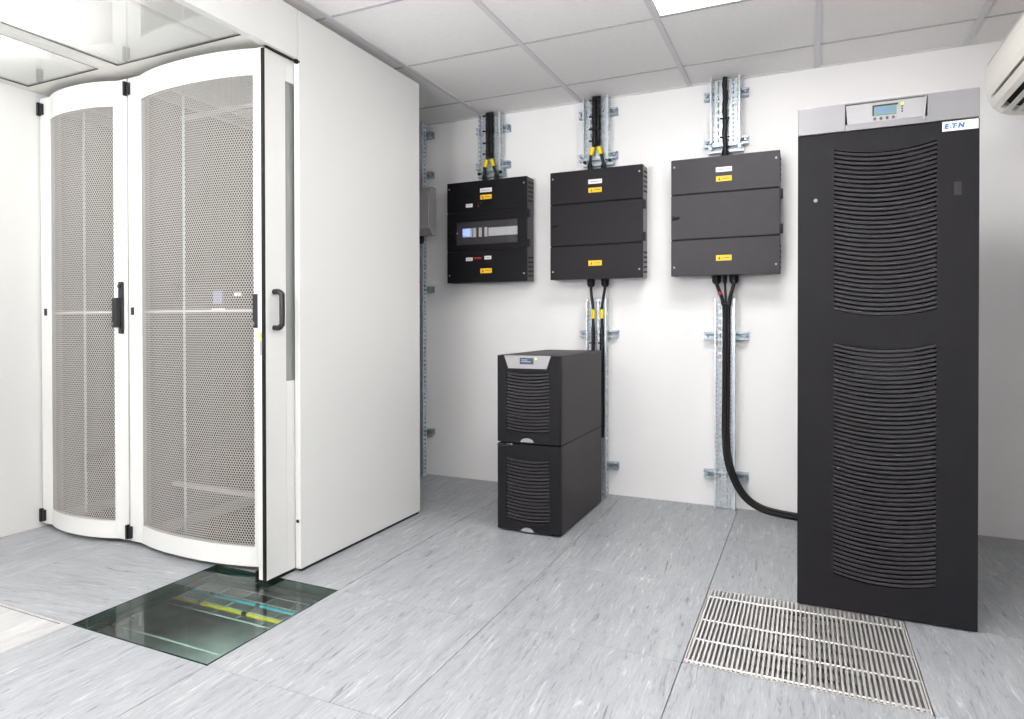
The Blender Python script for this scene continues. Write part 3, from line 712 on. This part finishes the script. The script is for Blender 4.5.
def board(xc, m, label, kind, glands_low=(), glands_up=()):
    x0, x1 = xc-.257, xc+.257; z0, z1 = 1.200, 1.797
    t = thing('distribution_board', (xc, YW, z0), label, 'electrical board')
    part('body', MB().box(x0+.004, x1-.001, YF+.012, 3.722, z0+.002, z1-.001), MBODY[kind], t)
    for z in (1.28, 1.70): part('mounting_rail', MB().box(x0+.04, x1-.04, 3.722, YW, z-.02, z+.02), MZN2, t)
    def cover(nm, za, zb): return part(nm, MB().cbox(x0, x1, YF, YF+.012, za, zb, .0025), m, t)
    cover('top_cover', 1.619, z1); cover('bottom_cover', z0, 1.382)
    part('seam', MB().box(x0+.002, x1-.002, YF+.006, YF+.0118, 1.381, 1.389).box(x0+.002, x1-.002, YF+.006, YF+.0118, 1.612, 1.620), MVOID, t)
    for x in (x0+.016, x1-.018):
        for z in (1.760, 1.245): screw(t, x, z)
    # side vents
    for zz in ([1.655+k*.026 for k in range(5)] + [1.225+k*.026 for k in range(5)]):
        part('vent', MB().prism([(YF+.025, zz), (YF+.025, zz+.010), (YF+.105, zz+.016), (YF+.105, zz+.006)], x1-.002, x1+.0008, 'x'), MVOID, t)
    for zz in (1.565, 1.395): part('hinge', MB().cbox(x1-.004, x1+.012, YF-.001, YF+.03, zz, zz+.045, .003), MRUB, t, 'black hinge')
    part('door_knob', MB().cbox(x0+.006, x0+.042, YF-.012, YF, 1.492, 1.505, .004).cyl((x0+.014, YF-.006, 1.4985), .010, .006, 'y', 12), MRUB, t, 'black turn latch')
    if kind == 'window':
        d = MB().cbox(x0, x1, YF, YF+.012, 1.560, 1.613, .002).cbox(x0, x1, YF, YF+.012, 1.388, 1.424, .002).cbox(x0, x0+.060, YF, YF+.012, 1.4235, 1.5605, .002).cbox(x1-.058, x1, YF, YF+.012, 1.4235, 1.5605, .002)
        dd = part('door', d, m, t)
        # recessed equipment
        part('backing', MB().box(x0+.06, x1-.058, YF+.0112, YF+.0135, 1.424, 1.560), MBACK, t)
        part('meter', MB().box(-1.846, -1.780, YF+.0065, YF+.0112, 1.470, 1.522), MBRK, t, 'grey meter with a lit blue display')
        part('meter_display', MB().box(-1.840, -1.796, YF+.0045, YF+.0065, 1.477, 1.516), MLCDBR, t, 'lit blue display')
        for x in (-1.765, -1.728, -1.691): part('breaker', MB().box(x-.009, x+.009, YF+.0055, YF+.0112, 1.468, 1.522), MBRK, t)
        for k in range(12): part('breaker', MB().box(-1.674+k*.0152, -1.6595+k*.0152, YF+.0055, YF+.0112, 1.470, 1.518), MBRK, t)
        part('window_pane', MB().box(x0+.060, x1-.058, YF+.002, YF+.004, 1.424, 1.560), MGB, dd, 'clear window')
        part('door_lock', MB().cyl((x0+.068, YF-.002, 1.495), .005, .004, 'y', 10), MSIL2, dd)
        lab(t, -1.796, 1.655, .044, .020, MWL, 'white_label'); lab(t, -1.796, 1.338, .044, .020, MWL, 'white_label'); lab(t, -1.675, 1.343, .044, .020, MWL, 'white_label')
        part('rotary_switch', MB().cyl((-1.727, YF-.010, 1.655), .015, .010, 'y', 16).box(-1.732, -1.722, YF-.018, YF-.010, 1.640, 1.670), MRUB, t, 'black rotary switch')
        part('switch_mark', MB().box(-1.730, -1.724, YF-.0185, YF-.018, 1.641, 1.651), MRED, t)
        part('red_switch', MB().cbox(-1.762, -1.715, YF-.010, YF, 1.338, 1.347, .003), MRED, t, 'red switch')
        part('switch_base', MB().cbox(-1.752, -1.722, YF-.004, YF, 1.318, 1.372, .003), MRUB, t)
    else:
        part('door', MB().cbox(x0, x1, YF, YF+.012, 1.388, 1.613, .0025), m, t)
    xl = {'window': -1.687, 'plain': -1.034, 'plain3': -.375}[kind]
    lw = kind == 'window'; lab(t, xl, 1.738 if lw else 1.728, .076, .024, MWL, 'white_label'); lab(t, xl, 1.698 if lw else 1.682, .074, .026, MORA, 'warning_label', 'yellow warning label', tri=True)
    lab(t, xl, 1.267 if lw else 1.286, .074, .028, MORA, 'warning_label', 'yellow warning label', tri=True)
    for x in glands_low: gland(t, x, 3.69, z0+.002)
    for x, r in glands_up: gland(t, x, 3.69, z1-.001, False, r)
    return t
board(-1.688, MBLK, 'left black wall board with a small window over meter and breakers', 'window', (), ((-1.732, .015), (-1.655, .015)))
board(-1.034, mat('board_mid_steel', (27, 25, 29), .48, spec=.2, noise=.06, nscale=30, bump=.05, bscale=900), 'middle black wall board with two cables below and no window', 'plain', (-1.080, -1.000), ((-1.085, .015), (-1.008, .015)))
board(-.375, MBK3, 'right black wall board beside the tall cabinet, three cables below', 'plain3', (-.418, -.334), ((-.377, .018),))
gland(bpy.data.objects['distribution_board.002'], -.377, 3.69, 1.202, True, .011)

# ---------------------------------------------------------------- cables on the wall
YC = 3.690
def wrapped(xc, label, xt):
    t = thing('cable_bundle', (xc, YC, 1.84), label, 'cables')
    # braided sleeve rising into the ceiling
    zs = [1.945+k*(ZC-1.947)/26 for k in range(27)]
    mb = MB(); 
    for dx, dy in ((-.0105, 0), (.0105, .003)):
        mb.tube([(xc+dx+.001*math.sin(k*1.3), YC+dy, z) for k, z in enumerate(zs)], [.0135+.0012*math.sin(k*2.4+dx*90) for k in range(27)], 12)
    part('sleeve', mb, MCAB, t, 'black braided sleeve')
    for z in (2.19, 2.10, 2.03, 1.965):
        part('cable_tie', MB().cbox(xc-.032, xc+.032, YC-.019, YC-.010, z-.004, z+.004, .002).cbox(xc-.036, xc-.026, YC-.022, YC-.012, z-.005, z+.005, .002), MRUB, t)
    for s, xe in zip((-1, 1), xt):
        path = curve([(xc+s*.010, YC, 1.96), (xc+s*.016, YC-.006, 1.93), ((xc+s*.02+xe)/2, YC-.012, 1.885), (xe, YC, 1.838)], 6)
        c = part('cable', MB().tube(path, .0085, 10), MCAB, t)
        a = Vector((xc+s*.016, YC-.006, 1.93)); b = Vector(((xc+s*.02+xe)/2, YC-.012, 1.888))
        part('marker', MB().tube([a, a.lerp(b, .5)+Vector((0, -.001, 0)), b], .0115, 10), MYEL, c, 'yellow marker sleeve')
wrapped(-1.700, 'two black cables with yellow markers rising above the windowed board', (-1.732, -1.655))
wrapped(-1.050, 'two black cables with yellow markers rising above the middle board', (-1.085, -1.008))
t = thing('power_cable', (-.377, YC, 1.84), 'single black cable rising from the right board to the ceiling', 'cable')
part('sheath', MB().tube([(-.378+.002*math.sin(k*.8), YC, 1.835+k*(ZC-1.837)/24) for k in range(25)], [.0125+.0012*math.sin(k*2.1) for k in range(25)], 12), MCAB, t)
for z in (2.0, 1.905): part('cable_tie', MB().cbox(-.402, -.354, YC-.016, YC-.006, z-.004, z+.004, .002), MRUB, t)
# two cables below the middle board
for k, (xg, x2, lb) in enumerate(((-1.080, -1.066, 'left black cable with yellow marker below the middle board'), (-1.000, -1.016, 'right black cable with yellow marker below the middle board'))):
    t = thing('power_cable', (x2, YC, .25), lb, 'cable')
    YQ = YC-.006; pts = [(xg, YC, 1.160), ((xg*.7+x2*.3), YQ, 1.12), (x2, YQ-.002, 1.04), (x2, YQ, .95), (x2, YQ, .8)]
    pts += [(x2, YQ, .6), (x2, YQ, .45), (x2-.004, YQ, .33)]
    pth = curve(pts, 6)
    part('sheath', MB().tube(pth, [(.0078 if p.z > .93 else .0095+.0065*min(1, (.93-p.z)/.2) if k else .0105) for p in pth], 12), MCAB, t)
    part('marker', MB().cyl((x2, YQ-.001, .985), .0098, .05, 'z', 12), MYEL, t, 'yellow marker sleeve')
    for z in (.85, .7, .55, .4): part('cable_tie', MB().cbox(x2-.017, x2+.017, YQ-.020, YQ-.012, z-.004, z+.004, .002), MRUB, t)
# cables from the right board to the tall cabinet
def runcab(xg, c, dy, r, lb, mark=None):
    """one of three parallel cables: c is its offset from the middle line of the bundle"""
    base = [(-.371, .90), (-.371, .75), (-.372, .55), (-.372, .40), (-.360, .27), (-.325, .165), (-.275, .088), (-.205, .044), (-.12, .030), (-.02, .028), (.08, .028), (.20, .028)]
    yy = [0, 0, 0, -.010, -.026, -.036, -.040, -.048, -.062, -.085, -.115, -.15]
    pts = [(xg, YC, 1.160), (xg*.75+(-.371+c)*.25, YC-.003, 1.135), (xg*.2+(-.371+c)*.8, YC+dy*.8, 1.075), (-.371+c, YC+dy, 1.02)]
    for i, (x, z) in enumerate(base):
        a = Vector(base[max(i-1, 0)]); b = Vector(base[min(i+1, len(base)-1)]); d = (b-a).normalized()
        pts.append((x-d.y*c, YC+dy+yy[i], z+d.x*c))
    pts.append((.28, YC+dy-.30, .03+c)); 
    t = thing('power_cable', (-.371+c, YC+dy, 0), lb, 'cable')
    part('sheath', MB().tube(curve(pts, 7), r, 10), MCAB, t)
    if mark: part('marker', MB().cyl((xg*.55+(-.371+c)*.45, YC-.005, 1.105), .0115, .014, 'z', 10), MRED, t, 'red mark')
    return t
runcab(-.418, -.0100, 0, .0092, 'left black cable curving from the right board down to the floor', True)
runcab(-.334, .0100, 0, .0092, 'right black cable curving from the right board down to the floor')
runcab(-.377, 0, -.0135, .0058, 'thin middle black cable curving from the right board down to the floor')
t = thing('cable_sleeve', (-.365, YC, 1.06), 'short black band holding the three cables below the right board', 'cable band')
part('band', MB().cbox(-.394, -.348, YC-.025, YC-.021, 1.050, 1.066, .003).cbox(-.394, -.391, YC-.021, YC+.014, 1.050, 1.070, .001).cbox(-.351, -.348, YC-.021, YC+.014, 1.050, 1.070, .001), MRUB, t)

# ---------------------------------------------------------------- grey box by the rack
t = thing('junction_box', (-2.12, YW, 1.53), 'grey plastic box on the back wall beside the big white side panel', 'junction box')
part('body', MB().prism([(3.60, 1.535), (3.60, 1.775), (3.625, 1.792), (3.672, 1.792), (3.672, 1.500), (3.63, 1.500)], -2.26, -2.055, 'x'), MGBOX, t)
part('lid', MB().cbox(-2.255, -2.062, 3.590, 3.602, 1.535, 1.775, .004), MGBOX, t)
part('cable_gland', MB().cyl((-2.17, 3.68, 1.455), .022, .045, 'z', 12), MRUB, t, 'black cable gland')

# ---------------------------------------------------------------- air conditioner on the right wall
ac = thing('air_conditioner', (.78, 3.0, 1.80), 'white wall air conditioner with dark outlet slots high on the right', 'air conditioner')
A = [(.672, 2.035), (.652, 2.005), (.650, 1.960), (.655, 1.895), (.662, 1.860), (.675, 1.832), (.703, 1.806), (.738, 1.794), (.780, 1.789), (XR-.001, 1.789), (XR-.001, 2.05), (.70, 2.05)]
yE, yS = 3.42, 2.62
part('end_cap', MB().prism(A, yE-.052, yE, 'y'), MAC, ac); part('end_cap', MB().prism(A, yS, yS+.028, 'y'), MAC, ac)
ins = [(p[0]+.022 if p[0] < .8 else p[0], p[1]+(.02 if p[1] < 1.9 else -.008)) for p in A]
part('inner_casing', MB().prism(ins, yS+.028, yE-.052, 'y'), MVOID, ac)
def seg(nm, pts, th=.012):
    """bent strip of casing running the length of the unit"""
    n = len(pts); out = []
    for i, p in enumerate(pts):
        a = Vector(pts[max(i-1, 0)]); b = Vector(pts[min(i+1, n-1)]); d = (b-a).normalized(); out.append((p[0]-d.y*th, p[1]+d.x*th))
    part(nm, MB().prism(list(pts)+out[::-1], yS+.028, yE-.052, 'y'), MAC, ac)
seg('front_cover', [(.70, 2.05), (.672, 2.035), (.652, 2.005), (.650, 1.960), (.655, 1.895), (.6605, 1.869)])
part('top_cover', MB().box(.70, XR-.001, yS+.028, yE-.052, 2.038, 2.05), MAC, ac)
seg('louver', [(.6635, 1.856), (.675, 1.832), (.690, 1.818)], .006)
seg('louver', [(.706, 1.805), (.722, 1.799)], .006)
seg('louver', [(.740, 1.7935), (.754, 1.792)], .006)
seg('bottom_cover', [(.786, 1.789), (XR-.001, 1.789)], .01)
part('panel_seam', MB().box(.6478, .6500, yS+.03, yE-.045, 1.9950, 1.9965), MTB, ac)
